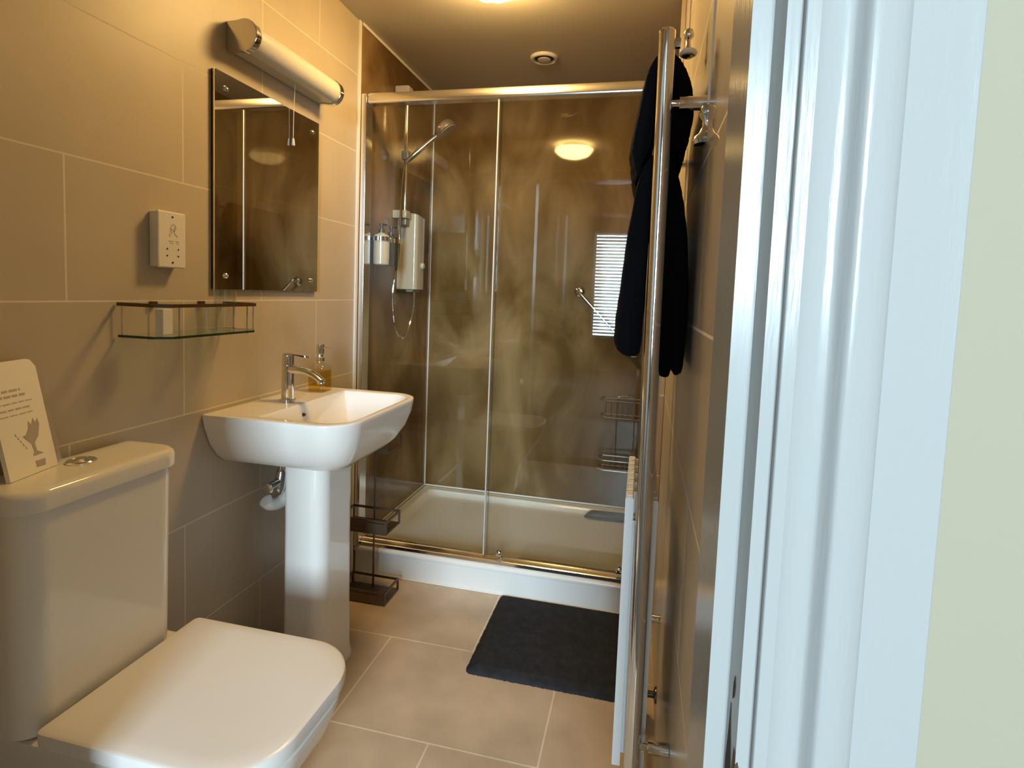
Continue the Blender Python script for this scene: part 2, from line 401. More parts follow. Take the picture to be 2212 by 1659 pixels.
for xx in (.645, 1.125):
    bm = NB(); lathe(bm, [(.002, -.006), (.010, -.006), (.011, 0), (.009, .008), (.003, .010)], (xx, 2.112, .176), (0, -1, 0), 16)
    box(bm, xx-.012, xx+.012, 2.108, 2.1145, .160, .170, .002); obj('roller', bm, M_CHROME, sd)
# electric shower unit
es = thing('electric_shower', (.006, 2.56, 1.21), 'white box shower heater on the left shower panel below the riser rail', 'shower unit')
bm = NB()
def es_ring(z, d=0):
    out = [(.0065, 2.606-d, z), (.0065, 2.470+d, z)]
    out += [(.012 + (.078-.012)*k/4, 2.4715+d + .0165*k/4, z) for k in range(5)]      # side panel, splayed a little
    for k in range(1, 9):
        t = k/8*1.45; out.append((.078 + (.019-d)*math.sin(t), 2.488+d + .019*(1-math.cos(t)), z))
    out += [(.0985-d, 2.54, z), (.0975-d, 2.575, z), (.092-d, 2.595-d, z), (.080-d, 2.606-d, z)]
    return out
def es_top(d, dz):   # top slopes down away from the camera
    return [(x, y, 1.590 - dz - (y-2.472)*.13) for x, y, z in es_ring(0, d)]
loft(bm, [es_ring(1.222, .008), es_ring(1.226, .0), es_top(0, .006), es_top(.008, 0)])
obj('housing', bm, M_SHPL, es, wn=False)
bm = NB(); box(bm, .045, .078, 2.49, 2.59, 1.2125, 1.2225, .003); obj('base_cover', bm, mat('grey_plastic', (.22,.22,.22), .3), es)
bm = NB(); lathe(bm, [(.0, 0), (.016, 0), (.016, .008), (.012, .014), (0, .015)], (.0975, 2.55, 1.34), (1, 0, 0), 20); obj('dial', bm, M_SHPL, es)
bm = NB(); lathe(bm, [(.009, 0), (.009, .02), (.007, .024)], (.055, 2.565, 1.2122), (0, 0, -1), 16); obj('outlet', bm, M_CHROME, es)

# riser rail
rr = thing('shower_riser_rail', (.006, 2.43, 1.55), 'chrome shower riser rail held by two white end brackets', 'shower rail')
bm = NB(); tube(bm, [(.058, 2.43, 1.545), (.058, 2.43, 2.150)], .0095, 14); obj('pole', bm, M_CHROME, rr)
for z0, z1 in ((2.101, 2.150), (1.552, 1.590)):
    bm = NB(); box(bm, .0065, .076, 2.403, 2.457, z0, z1, .006); obj('bracket', bm, M_SHPL, rr)
bm = NB(); box(bm, .040, .078, 2.412, 2.448, 1.818, 1.862, .008); obj('slider', bm, mat('satin_grey', (.30,.27,.24), .25, .6), rr)
bm = NB(); box(bm, .03, .07, 2.415, 2.446, 1.522, 1.5515, .003); obj('foot', bm, mat('smoke_grey', (.25,.23,.20), .25, .3), rr)
# hand shower + hose
sh = thing('hand_shower', (.20, 2.44, 1.93), 'chrome hand shower with flat head clipped on the riser rail slider', 'shower head')
bm = NB(); tube(bm, [(.078, 2.398, 1.808), (.118, 2.403, 1.843), (.180, 2.418, 1.900), (.208, 2.425, 1.924)], [.012, .011, .0105, .012], 14, True, 5); obj('handle', bm, M_CHROME, sh)
ax = Vector((.62, .12, -.77)).normalized()
bm = NB(); lathe(bm, [(.012, -.034), (.040, -.028), (.049, -.016), (.050, .004), (.046, .007)], Vector((.250, 2.432, 1.953)), ax, 26); obj('spray_head', bm, mat('satin_chrome', (.55,.52,.50), .22, .9), sh)
bm = NB(); lathe(bm, [(.044, .0072), (.042, .0095), (.01, .0095)], Vector((.250, 2.432, 1.953)), ax, 26); obj('spray_face', bm, mat('face_grey', (.35,.32,.3), .4), sh)
bm = NB(); tube(bm, [(.075, 2.397, 1.803), (.066, 2.392, 1.77), (.064, 2.380, 1.66), (.066, 2.364, 1.50), (.064, 2.352, 1.36), (.056, 2.325, 1.20), (.055, 2.362, 1.045), (.054, 2.445, .992), (.053, 2.52, 1.045), (.055, 2.56, 1.13), (.055, 2.565, 1.187)], .0052, 8, True, 8); obj('hose', bm, M_CHROME, sh)

# two pump bottles in a wall holder
bh = thing('bottle_holder', (.006, 2.22, 1.33), 'small chrome wall bracket carrying two pump bottles in the shower', 'holder')
bm = NB(); box(bm, .0065, .014, 2.165, 2.345, 1.425, 1.447, .003)
for yy in (2.213, 2.306):
    rgs = []
    n = 24
    for rr_, zz in ((.0375, 1.427), (.0375, 1.445), (.0352, 1.445), (.0352, 1.427)):
        rgs.append([(.052+rr_*math.cos(2*PI*k/n), yy+rr_*math.sin(2*PI*k/n), zz) for k in range(n)])
    loft(bm, rgs, closed=True)
obj('bracket_body', bm, M_CHROME, bh)
def pump_bottle(name, yy, body_m, label, z0=1.325, lab=True):
    t = thing(name, (.052, yy, z0), label, 'bottle', 'pump bottles on the shower wall')
    bm = NB(); lathe(bm, [(.029, 0), (.033, .004), (.0335, .02), (.0335, .118), (.030, .128), (.015, .134), (.013, .142)], (.052, yy, z0), n=28); obj('body', bm, body_m, t)
    if lab:
        bm = NB(); lathe(bm, [(.0338, .026), (.0341, .027), (.0341, .097), (.0338, .098)], (.052, yy, z0), n=28); obj('paper_label', bm, M_LABEL, t)
    bm = NB(); lathe(bm, [(.0145, .134), (.0145, .150), (.006, .151), (.006, .166), (.010, .167), (.010, .176), (.004, .178)], (.052, yy, z0), n=18)
    tube(bm, [(.052, yy, z0+.172), (.080, yy-.012, z0+.170)], .0045, 10); obj('pump', bm, M_BLACKPL, t)
    return t
pump_bottle('pump_bottle', 2.213, mat('beige_bottle', (.60,.54,.45), .15), 'pale bottle with black pump, the nearer of two on the shower wall')
pump_bottle('pump_bottle', 2.306, M_GREENB, 'dark bottle with black pump hanging behind the pale one in the shower', lab=False)

# grab rail on the back panel
gr = thing('grab_rail', (.95, YB-.03, 1.15), 'chrome grab rail slanting down across the back shower panel', 'grab rail')
ga, gb = Vector((.838, YB-.058, 1.246)), Vector((1.130, YB-.058, .945))
bm = NB(); tube(bm, [ga + Vector((0, .034, 0)), ga + Vector((.002, .01, -.002)), ga+Vector((.014, 0, -.0145)), gb+Vector((-.014, 0, .0145)), gb + Vector((-.002, .01, .002)), gb + Vector((0, .034, 0))], .0085, 14, True, 5); obj('bar', bm, M_CHROME, gr)
for g in (ga, gb):
    bm = NB(); lathe(bm, [(.030, 0), (.030, .006), (.022, .016), (.012, .020)], (g.x, YB-.0005, g.z), (0, -1, 0), 24); obj('flange', bm, M_CHROME, gr)

# chrome wire basket rack, two tiers
wr = thing('wire_rack', (1.11, 2.83, .36), 'two-tier chrome wire basket hanging in the right corner of the shower', 'shower rack')
def wire_basket(bm, z, h):
    x0, x1, y0, y1 = .978, 1.225, 2.775, 2.872
    for zz in (z, z+h):
        tube(bm, [(x1, y1, zz), (x0+.02, y1, zz), (x0, y1-.02, zz), (x0, y0+.03, zz), (x0+.03, y0, zz), (x1, y0, zz), (x1, y1, zz)], .003, 8)
    for k in range(9):
        xx = x0+.03 + k*(x1-x0-.03)/8
        tube(bm, [(xx, y0, z+h), (xx, y0, z), (xx, y1, z)], .0016, 6)
for z, h in ((.622, .085), (.352, .05)):
    bm = NB(); wire_basket(bm, z, h); obj('basket', bm, M_CHROME, wr)
bm = NB()
for xx in (1.06, 1.15): tube(bm, [(xx, 2.877, .33), (xx, 2.877, .712)], .003, 8)
tube(bm, [(1.06, 2.877, .712), (1.105, 2.872, .720), (1.15, 2.877, .712)], .003, 8, True); obj('hanger', bm, M_CHROME, wr)

# grey rubber mat heaped at the back of the tray
bm = NB(); rings = []
for k in range(15):
    t = k/14; x = .925 + .235*t
    e = min(1, math.sin(min(1, t*5+.08)*PI/2))
    rings.append([(x, 2.772 - .030*e*math.cos(a) + .01*t, .100 + .021*e*(1+math.sin(a)*(1.0 if math.sin(a) < 0 else .8+.25*math.cos(2*a)))) for a in [2*PI*q/20 for q in range(20)]])
loft(bm, rings); o = obj('shower_mat', bm, M_RUBBER); tag(o, 'dark grey rolled rubber mat lying at the back right of the shower tray', 'shower mat')

# ------------------------------------------------------------------ toilet
tl = thing('toilet', (.3, .885, 0), 'white close-coupled toilet with its square lid shut', 'toilet')
bm = NB()
def pan(x0, x1, hw, z, r): return rrect(x0, x1, .889-hw, .889+hw, z, (r, .02, .02, r), 8)
loft(bm, [pan(.12, .44, .115, 0, .09), pan(.12, .44, .112, .05, .09), pan(.10, .47, .12, .15, .10), pan(.06, .53, .142, .25, .115), pan(.03, .585, .160, .33, .115), pan(.012, .600, .168, .375, .115), pan(.012, .602, .169, .392, .115), pan(.02, .592, .160, .3965, .11)])
obj('pan', bm, M_CER, tl)
bm = NB()
def cis(i, z, dx=0): return rrect(.012, .158-i+dx, .706+i, 1.029-i, z, (.045, .02, .02, .045), 8)
loft(bm, [cis(.012, .397), cis(.004, .402), cis(.003, .43), cis(.0, .70), cis(-.001, .812)]); obj('cistern', bm, M_CER, tl)
bm = NB()
def lid(i, z): return rrect(.010+max(0,i), .168-i, .695+i, 1.040-i, z, (.05, .012, .012, .05), 8)
loft(bm, [lid(.006, .8125), lid(.001, .815), lid(0, .819), lid(0, .838), lid(.002, .846), lid(.007, .8515), lid(.014, .853), lid(.03, .8535)]); obj('cistern_lid', bm, M_CER, tl)
bm = NB(); lathe(bm, [(.026, 0), (.026, .003), (.024, .005), (.021, .0052), (.020, .004), (.010, .0075), (0, .008)], (.078, .873, .8535), n=30); fb = obj('flush_button', bm, M_CHROME, tl)
def st(x0, x1, hw, z, r): return rrect(x0, x1, .889-hw, .889+hw, z, (r, .012, .012, r), 12)
bm = NB(); loft(bm, [st(.185, .592, .172, .397, .105), st(.182, .596, .175, .3985, .11), st(.182, .596, .175, .401, .11), st(.185, .594, .173, .4025, .11)]); obj('seat', bm, M_SEAT, tl)
bm = NB(); loft(bm, [st(.176, .598, .175, .4035, .11), st(.170, .605, .181, .406, .114), st(.168, .607, .182, .420, .116), st(.169, .605, .181, .430, .115), st(.174, .599, .176, .4335, .112), st(.20, .58, .150, .435, .11), st(.30, .48, .07, .4358, .06)]); obj('seat_lid', bm, M_SEAT, tl)
for yy in (.80, .98):
    bm = NB(); tube(bm, [(.163, yy-.02, .412), (.163, yy+.02, .412)], .0075, 12); lathe(bm, [(.011, 0), (.011, .004), (.006, .012)], (.163, yy, .397), n=14); obj('hinge', bm, M_CHROME, tl)

# card on the cistern and the clear stand
def lean(u, v, th=0):   # u along the card, v up it, th towards the room
    a = Vector((.084, .741, .8545)); b = Vector((.055, .846, .8545)); d = (b-a).normalized()
    nrm = Vector((d.y, -d.x, 0)); nrm = nrm if nrm.x > 0 else -nrm
    upv = (Vector((0, 0, 1)) - nrm*.20).normalized(); out = (nrm + Vector((0,0,.20))).normalized()
    return a + d*u + upv*v + out*th
def slab(bm, poly, t0, t1): loft(bm, [[lean(u, v, t0) for u, v in poly], [lean(u, v, t1) for u, v in poly]])
cd = thing('information_card', lean(.05, 0), 'tall white printed card leaning on the cistern top', 'card')
bm = NB(); slab(bm, [(0, 0), (.108, 0), (.108, .198), (.098, .212), (.088, .2145), (0, .2145)], -.008, 0); obj('board', bm, M_CARD, cd, smooth=False)
bm = NB()
for v, ue, h in ((.158, .062, .0042), (.148, .070, .0042), (.136, .084, .002), (.124, .074, .0028), (.114, .078, .0018)):
    q = .006
    while q < ue:
        l = random.uniform(.010, .020); slab(bm, [(q, v), (min(q+l, ue), v), (min(q+l, ue), v+h), (q, v+h)], .0001, .0006); q += l+.004
obj('printed_lines', bm, M_SMUDGE, cd, smooth=False)
bm = NB()
pic = [(.058, .032), (.082, .032), (.072, .038), (.068, .040), (.067, .056), (.078, .066), (.086, .088), (.084, .100), (.078, .092), (.074, .102), (.069, .090), (.063, .098), (.060, .084), (.052, .074), (.045, .073), (.052, .064), (.060, .055), (.062, .040)]
slab(bm, pic, .0001, .0006)
slab(bm, [(.060, .010), (.080, .009), (.082, .021), (.060, .022)], .0001, .0006)
for k in range(5): slab(bm, [(.030+.004*k, .078-.007*k), (.033+.004*k, .076-.007*k), (.030+.004*k, .082-.007*k)], .0001, .0006)
obj('printed_sketch', bm, mat('sketch_grey', (.44,.40,.35), .7), cd, smooth=False)
sd2 = thing('card_stand', lean(.1, 0, -.02), 'clear acrylic stand behind the printed card on the cistern', 'card stand')
bm = NB(); slab(bm, [(.03, 0), (.136, 0), (.136, .112), (.130, .122), (.03, .122)], -.0145, -.0120); obj('back_plate', bm, M_ACRYL, sd2, smooth=False)

# ------------------------------------------------------------------ wash basin
BC = 1.528
bs = thing('wash_basin', (.2, BC, 0), 'white square-cornered wash basin on a full pedestal', 'wash basin')
bm = NB()
def br_(x0, x1, y0, y1, z, r): return rrect(x0, x1, y0, y1, z, (r, .006, .006, r), 10)
loft(bm, [br_(.0025, .352, 1.362, 1.694, .7085, .06), br_(.0015, .366, 1.349, 1.707, .7125, .068), br_(.001, .388, 1.321, 1.735, .735, .075), br_(.001, .412, 1.293, 1.763, .775, .085), br_(.001, .427, 1.275, 1.781, .82, .092), br_(.001, .431, 1.268, 1.788, .850, .095), br_(.001, .4315, 1.2675, 1.7885, .857, .095), br_(.0015, .430, 1.269, 1.787, .8605, .094), br_(.004, .425, 1.274, 1.782, .8622, .09),
          br_(.150, .412, 1.300, 1.756, .8615, .075), br_(.156, .407, 1.306, 1.750, .857, .072), br_(.172, .398, 1.322, 1.734, .815, .068), br_(.195, .375, 1.35, 1.706, .765, .06), br_(.24, .34, 1.43, 1.626, .746, .04), br_(.275, .305, 1.50, 1.556, .742, .014)])
obj('bowl', bm, M_CER, bs)
bm = NB()
def pd(x1, hw, z, r): return rrect(.128, x1, 1.545-hw, 1.545+hw, z, (r, .02, .02, r), 8)
loft(bm, [pd(.272, .110, 0, .055), pd(.272, .110, .010, .055), pd(.2665, .1045, .04, .05), pd(.264, .102, .20, .048), pd(.262, .100, .50, .046), pd(.263, .102, .66, .046), pd(.264, .104, .7083, .046)]); obj('pedestal', bm, M_CER, bs)
bm = NB(); tube(bm, [(.162, 1.490, .829), (.1689, 1.490, .8265)], .007, 16); obj('overflow', bm, M_DARK, bs)
bm = NB(); lathe(bm, [(.021, 0), (.021, .003), (.012, .004), (.010, .0025), (0, .002)], (.29, 1.528, .7421), n=24); obj('plughole', bm, M_CHROME, bs)
bm = NB(); tube(bm, [(.10, 1.545, .69), (.095, 1.545, .60), (.085, 1.535, .555), (.07, 1.51, .535), (.06, 1.480, .540), (.055, 1.465, .555)], .0205, 16, True, 5); obj('trap', bm, M_PLASTIC, bs)
bm = NB(); tube(bm, [(.07, 1.52, .69), (.07, 1.515, .61)], .008, 12); lathe(bm, [(.013, -.03), (.017, -.02), (.017, .03), (.013, .04)], (.07, 1.513, .60), (.0, .25, 1), 16)
tube(bm, [(.07, 1.507, .605), (.068, 1.455, .60)], .012, 12); lathe(bm, [(.004, 0), (.020, 0), (.022, .004), (.019, .010), (.006, .012)], (.068, 1.458, .598), (-.2, -1, -.15), 20); obj('isolation_valve', bm, M_CHROME, bs)
bm = NB(); tube(bm, [(.045, 1.36, .028), (.045, 1.46, .030), (.05, 1.515, .034), (.085, 1.545, .034)], .026, 14, True, 4); obj('waste_pipe', bm, mat('grey_pipe', (.50,.50,.50), .4), bs)

# tap
tp = thing('basin_tap', (.09, 1.52, .8622), 'chrome single-lever mixer tap at the back of the basin', 'tap')
TX, TY, TZ = .090, 1.52, .8622
bm = NB(); lathe(bm, [(.0245, 0), (.0245, .005), (.020, .0065), (.0185, .02), (.0185, .112), (.017, .114)], (TX, TY, TZ), n=28); obj('body', bm, M_CHROME, tp)
bm = NB(); rg = []
for t in range(13):
    q = t/12; x = TX+.005 + .117*q; z = TZ + .098 - .002*q + .006*math.sin(q*PI) - .028*q**2.2; hw = .0165-.002*q; hh = .013-.003*q
    rg.append([(x, TY+hw*math.cos(a), z+hh*math.sin(a)*(1 if math.sin(a) > 0 else 1.0)) for a in [2*PI*k/16 for k in range(16)]])
loft(bm, rg)
tube(bm, [(TX+.112, TY, TZ+.076), (TX+.118, TY, TZ+.062)], .0115, 16); obj('spout', bm, M_CHROME, tp)
bm = NB(); lathe(bm, [(.0185, .1145), (.0185, .142), (.0165, .145), (0, .1455)], (TX, TY, TZ), n=28)
loft(bm, [rrect(TX-.012, TX+.072, TY-.012, TY+.012, TZ+.1456, (.011, .005, .005, .011), 5), [(x, y, z-.010*max(0, (x-TX-.02)/.05)) for x, y, z in rrect(TX-.012, TX+.074, TY-.012, TY+.012, TZ+.150, (.011, .005, .005, .011), 5)]]); obj('lever', bm, M_CHROME, tp)
# soap dispenser
sp = thing('soap_dispenser', (.085, 1.705, .8622), 'clear soap dispenser of yellow liquid beside the tap', 'soap dispenser')
bm = NB(); loft(bm, [rrect(.085-w_, .085+w_, 1.705-w_, 1.705+w_, .8624+z, r, 6) for w_, z, r in ((.026, 0, .008), (.029, .003, .009), (.029, .070, .009), (.028, .073, .009))]); obj('liquid', bm, M_SOAP, sp)
bm = NB(); loft(bm, [rrect(.085-w_, .085+w_, 1.705-w_, 1.705+w_, .8624+z, r, 6) for w_, z, r in ((.0295, -.0001, .009), (.031, .002, .010), (.031, .082, .010), (.026, .092, .012), (.014, .098, .0139), (.013, .108, .0129))]); obj('bottle', bm, M_TUMBLER, sp)
bm = NB(); lathe(bm, [(.0155, .104), (.0155, .116), (.011, .118), (.010, .128), (.0135, .130), (.0135, .160), (.012, .162), (0, .163)], (.085, 1.705, .8624), n=22); tube(bm, [(.085, 1.705, .8624+.153), (.118, 1.712, .8624+.149)], .003, 10); obj('pump', bm, M_CHROME, sp)

# ------------------------------------------------------------------ wall fittings, left wall
mr = thing('wall_mirror', (.006, 1.55, 1.2), 'frameless rectangular mirror fixed over the basin with four chrome caps', 'mirror')
bm = NB(); box(bm, .0062, .0122, 1.303, 1.797, 1.203, 1.797, .0022, 2)
obj('glass', bm, M_MIRROR, mr)
bm = NB(); box(bm, .0005, .006, 1.305, 1.795, 1.205, 1.795); obj('backing', bm, M_BLACKPL, mr)
for yy, zz in ((1.345, 1.755), (1.755, 1.755), (1.345, 1.243), (1.755, 1.243)):
    bm = NB(); lathe(bm, [(.0075, 0), (.0075, .003), (.005, .0055), (0, .0065)], (.0123, yy, zz), (1, 0, 0), 18); obj('screw_cap', bm, M_CHROME, mr)

wl = thing('wall_light', (.0, 1.6, 1.90), 'unlit opal tube light with chrome ends above the mirror', 'wall light')
LZ, LX, LR = 1.905, .052, .040
def dring(y, r, off=0):
    out = []
    for k in range(25):
        a = -PI*.62 + PI*1.24*k/24
        out.append((LX + r*math.cos(a), y, LZ + r*math.sin(a)))
    out += [(.002+off, y, LZ + r*.90), (.002+off, y, LZ - r*.90)]
    return out
bm = NB(); loft(bm, [dring(1.385, LR), dring(1.795, LR)]); obj('shade', bm, M_OPAL, wl)
for ya, yb_ in ((1.362, 1.3845), (1.7955, 1.818)):
    bm = NB(); loft(bm, [dring(ya, LR+.001), dring(ya+.002, LR+.004), dring(yb_-.002, LR+.004), dring(yb_, LR+.003)]); obj('end_cap', bm, M_CHROME, wl)
bm = NB(); tube(bm, [(.040, 1.615, 1.868), (.026, 1.634, 1.848), (.0205, 1.638, 1.80), (.0190, 1.638, 1.702)], .0011, 6); lathe(bm, [(.002, 0), (.0042, -.004), (.0058, -.022), (.005, -.024)], (.0190, 1.638, 1.703), n=12); obj('pull_cord', bm, M_CORD, wl)

ss = thing('shaver_socket', (0, 1.145, 1.32), 'white shaver socket box on the tiles left of the mirror', 'socket')
bm = NB(); box(bm, .0005, .024, 1.108, 1.184, 1.256, 1.389, .004); obj('box', bm, M_PLASTIC, ss)
bm = NB(); box(bm, .0242, .031, 1.104, 1.187, 1.2545, 1.391, .004, 3); obj('face_plate', bm, M_PLASTIC, ss)
bm = NB()
def tri(bm, y, z, s, d):
    loft(bm, [[(.0311, y-s, z), (.0311, y+s, z), (.0311, y, z+d*s*1.7)], [(.0316, y-s, z), (.0316, y+s, z), (.0316, y, z+d*s*1.7)]])
bm.free()
for yy in (1.130, 1.163):
    for zz, d in ((1.2985, 1), (1.2855, -1)):
        bm = NB(); tri(bm, yy, zz, .0028, d); obj('socket_slot', bm, M_DARK, ss, smooth=False)
for zz in (1.378, 1.2675):
    bm = NB(); lathe(bm, [(.0026, 0), (.0026, .0006)], (.0311, 1.146, zz), (1, 0, 0), 12); obj('screw', bm, M_DARK, ss, smooth=False)
bm = NB()
tube(bm, [(.0312, 1.140, 1.331), (.0312, 1.136, 1.335), (.0312, 1.144, 1.340), (.0312, 1.140, 1.345), (.0312, 1.142, 1.356), (.0312, 1.150, 1.360), (.0312, 1.156, 1.352), (.0312, 1.151, 1.342), (.0312, 1.155, 1.336), (.0312, 1.160, 1.331)], .0006, 5, True, 4)
tube(bm, [(.0312, 1.142, 1.350), (.0312, 1.150, 1.344), (.0312, 1.152, 1.354)], .0006, 5, True, 4)
for yy, ww in ((1.134, .014), (1.155, .010)): box(bm, .0311, .0315, yy, yy+ww, 1.3185, 1.320); box(bm, .0311, .0315, yy+.004, yy+ww, 1.314, 1.3152)
obj('printed_marks', bm, mat('socket_print', (.34,.31,.27), .6), ss, smooth=False)

# glass shelf with gallery rail
gs = thing('glass_shelf', (.0, 1.18, 1.09), 'small clear glass wall shelf with a brown gallery rail, below the mirror', 'shelf')
outl = [(.004, 1.022), (.100, 1.022), (.128, 1.050), (.128, 1.316), (.100, 1.345), (.004, 1.345)]
bm = NB(); loft(bm, [[(x, y, 1.0915) for x, y in outl], [(x, y, 1.0965) for x, y in outl]]); obj('glass_plate', bm, M_SHELFGLASS, gs, smooth=False)
bm = NB()
inn = [(x+.0006 if x > .05 else x, y + (-.0006 if y < 1.2 else .0006)) for x, y in outl]
def edge_strip(bm, poly, z0, z1, t):
    for i in range(len(poly)-1):
        a, b = Vector((*poly[i], 0)), Vector((*poly[i+1], 0)); d = (b-a).normalized(); nn = Vector((d.y, -d.x, 0))*t
        loft(bm, [[(p.x, p.y, z0) for p in (a, b, b+nn, a+nn)], [(p.x, p.y, z1) for p in (a, b, b+nn, a+nn)]])
edge_strip(bm, inn, 1.0912, 1.0968, -.0012); obj('plate_edge', bm, M_GREENEDGE, gs, smooth=False)
rail = [(.004, 1.019), (.104, 1.019), (.131, 1.046), (.131, 1.320), (.104, 1.348), (.004, 1.348)]
bm = NB(); edge_strip(bm, rail, 1.1625, 1.1705, -.005); obj('gallery_rail', bm, M_BRASS, gs, smooth=False)
for x, y in ((.012, 1.024), (.085, 1.024), (.126, 1.066), (.126, 1.290), (.040, 1.343), (.104, 1.342)):
    bm = NB(); tube(bm, [(x, y, 1.0885), (x, y, 1.163)], .0018, 8); obj('upright', bm, M_CHROME, gs)
for yy in (1.115, 1.265):
    bm = NB(); box(bm, .0005, .010, yy-.008, yy+.008, 1.160, 1.172, .001); obj('wall_mount', bm, M_BRASS, gs)
def tumbler(x, y, r, h, label):
    t = thing('glass_tumbler', (x, y, 1.097), label, 'glass', 'tumblers on the glass shelf')
    bm = NB(); lathe(bm, [(r*.80, 0), (r*.85, .001), (r, h), (r-.0018, h), (r*.83-.0018, .011), (0, .009)], (x, y, 1.0968), n=28); obj('cup', bm, M_TUMBLER, t)
    bm = NB(); lathe(bm, [(0, .001), (r*.80, .0015), (r*.81, .009), (0, .0085)], (x, y, 1.0968), n=28); obj('thick_base', bm, M_TUMBLER, t)
tumbler(.062, 1.222, .030, .066, 'short clear tumbler standing on the glass shelf, left of the taller one')
tumbler(.060, 1.287, .029, .108, 'tall clear tumbler on the glass shelf, its rim above the gallery rail')
bm = NB(); box(bm, .060, .082, 1.066, 1.094, 1.0969, 1.157, .0015); o = obj('soap_packet', bm, mat('white_paper', (.80,.79,.78), .5)); tag(o, 'small white upright packet at the left end of the glass shelf', 'packet')

# ------------------------------------------------------------------ ceiling items
cl = thing('ceiling_lamp', (.63, 1.80, H), 'round scalloped ceiling lamp glowing yellow, mirrored in the shower panel', 'ceiling lamp')
bm = NB(); lathe(bm, [(.075, -.0005), (.075, -.018), (.06, -.022)], (.63, 1.80, H), n=30); obj('base', bm, M_CHROME, cl)
bm = NB(); rg = []; n = 72
for r, z in ((.060, H-.022), (.128, H-.030), (.130, H-.036), (.122, H-.052), (.098, H-.074), (.060, H-.088), (.02, H-.093)):
    rg.append([(.63 + r*(1+.045*math.cos(12*2*PI*k/n)*(r/.13))*math.cos(2*PI*k/n), 1.80 + r*(1+.045*math.cos(12*2*PI*k/n)*(r/.13))*math.sin(2*PI*k/n), z) for k in range(n)])
loft(bm, rg); obj('glass_shade', bm, M_LAMP, cl)
cv = thing('ceiling_vent', (.672, 2.525, H), 'small round white extractor vent in the ceiling over the shower', 'vent')
bm = NB(); n = 36
loft(bm, [[(.672+r*math.cos(2*PI*k/n), 2.525+r*math.sin(2*PI*k/n), H-z) for k in range(n)] for r, z in ((.063, .0005), (.063, .005), (.058, .012), (.050, .013), (.046, .010), (.044, .0006))], closed=True); obj('rim', bm, M_PLASTIC, cv)
bm = NB(); lathe(bm, [(.0, -.0008), (.0435, -.0008), (.0435, -.0025), (0, -.0025)], (.672, 2.525, H), n=36); obj('throat', bm, M_DARK, cv)
bm = NB(); lathe(bm, [(0, -.016), (.026, -.014), (.030, -.009), (.026, -.006), (0, -.005)], (.672, 2.525, H), n=30); tube(bm, [(.672, 2.525, H-.0026), (.672, 2.525, H-.006)], .004, 8); obj('disc', bm, M_PLASTIC, cv)
# two light pulls
def pull(x, y, z0, kind, label, slant=0):
    t = thing('light_pull', (x, y, z0), label, 'light pull', 'light pulls near the door')
    topz = z0 + (.058 if kind == 0 else .0475)
    bm = NB(); tube(bm, [(x, y, topz-.003), (x+slant*.5, y, (topz+H)/2), (x+slant, y, H-.0005)], .0016, 8); obj('cord', bm, M_CORD, t)
    if kind == 0:
        bm = NB(); lathe(bm, [(.002, .056), (.008, .053), (.0105, .046), (.009, .039), (.0045, .034), (.0045, .026), (.007, .018), (.010, .0135), (.003, .013)], (x, y, z0-.002), n=24); obj('knob', bm, M_CHROME, t)
        bm = NB(); lathe(bm, [(.004, .0125), (.0165, .0125), (.0185, .008), (.0165, .004), (.013, .0025), (.012, .006)], (x, y, z0-.002), n=28); obj('white_collar', bm, M_PLASTIC, t)
        bm = NB(); lathe(bm, [(.0115, .006), (.0115, .001), (.008, -.001), (0, -.001)], (x, y, z0-.002), n=24); obj('bottom_cap', bm, mat('dark_chrome', (.25,.23,.2), .12, 1), t)
    else:
        bm = NB(); lathe(bm, [(.003, .0475), (.0075, .046), (.009, .0435), (.007, .040), (.010, .0375), (.0095, .035), (.006, .030), (.0058, .022), (.010, .014), (.0155, .009), (.0165, .005), (.014, .001), (.0065, 0), (0, .0004)], (x, y, z0), n=28); obj('knob', bm, M_CHROME, t)
pull(1.2235, 1.20, 1.7150, 0, 'chrome light pull with a white collar beside the top of the towel rail', .0)
pull(1.2255, .72, 1.412, 1, 'bell-shaped chrome light pull hanging in front of the towel rail bracket', .006)

# ------------------------------------------------------------------ towel radiator, right wall
RX, RY0, RY1 = 1.1805, 1.062, 1.600
tr_ = thing('towel_radiator', (RX, 1.33, 0), 'tall chrome towel rail with a white radiator insert along the right wall', 'towel rail')
for yy in (RY0, RY1):
    bm = NB(); tube(bm, [(RX+.008, yy, .085), (RX+.004, yy, .8), (RX-.002, yy, 1.700)], .0152, 20)
    lathe(bm, [(.0152, 0), (.0150, .004), (.012, .007), (0, .0075)], (RX-.002, yy, 1.70), n=20); obj('upright', bm, M_CHROME, tr_)
for zz in (1.648, 1.468, .885, .20):
    bm = NB(); tube(bm, [(RX+.004-.004*(zz-.8), RY0+.012, zz), (RX+.004-.004*(zz-.8), RY1-.012, zz)], .0105, 14); obj('crossbar', bm, M_CHROME, tr_)
for yy, zz in ((RY0, 1.576), (RY0, .350), (RY1, 1.595), (RY1, .300)):
    bm = NB(); xs = RX + .006*(1.0-zz)/.8
    tube(bm, [(xs+.013, yy, zz), (xs+.030, yy, zz)], .0075, 14); tube(bm, [(xs+.030, yy, zz), (W-.001, yy, zz)], .0125, 18); obj('wall_bracket', bm, M_CHROME, tr_)
bm = NB(); tube(bm, [(RX+.011, RY0, 1.682), (RX+.022, RY0, 1.682)], .009, 6); obj('bleed_valve', bm, M_CHROME, tr_)
for yy in (RY0, RY1):
    bm = NB(); lathe(bm, [(.010, 0), (.010, .03), (.016, .035), (.016, .062), (.012, .066), (.012, .086)], (RX+.008, yy, .0005), n=18)
    tube(bm, [(RX+.02, yy, .05), (RX+.05, yy, .05)], .013, 14); obj('valve', bm, M_CHROME, tr_)
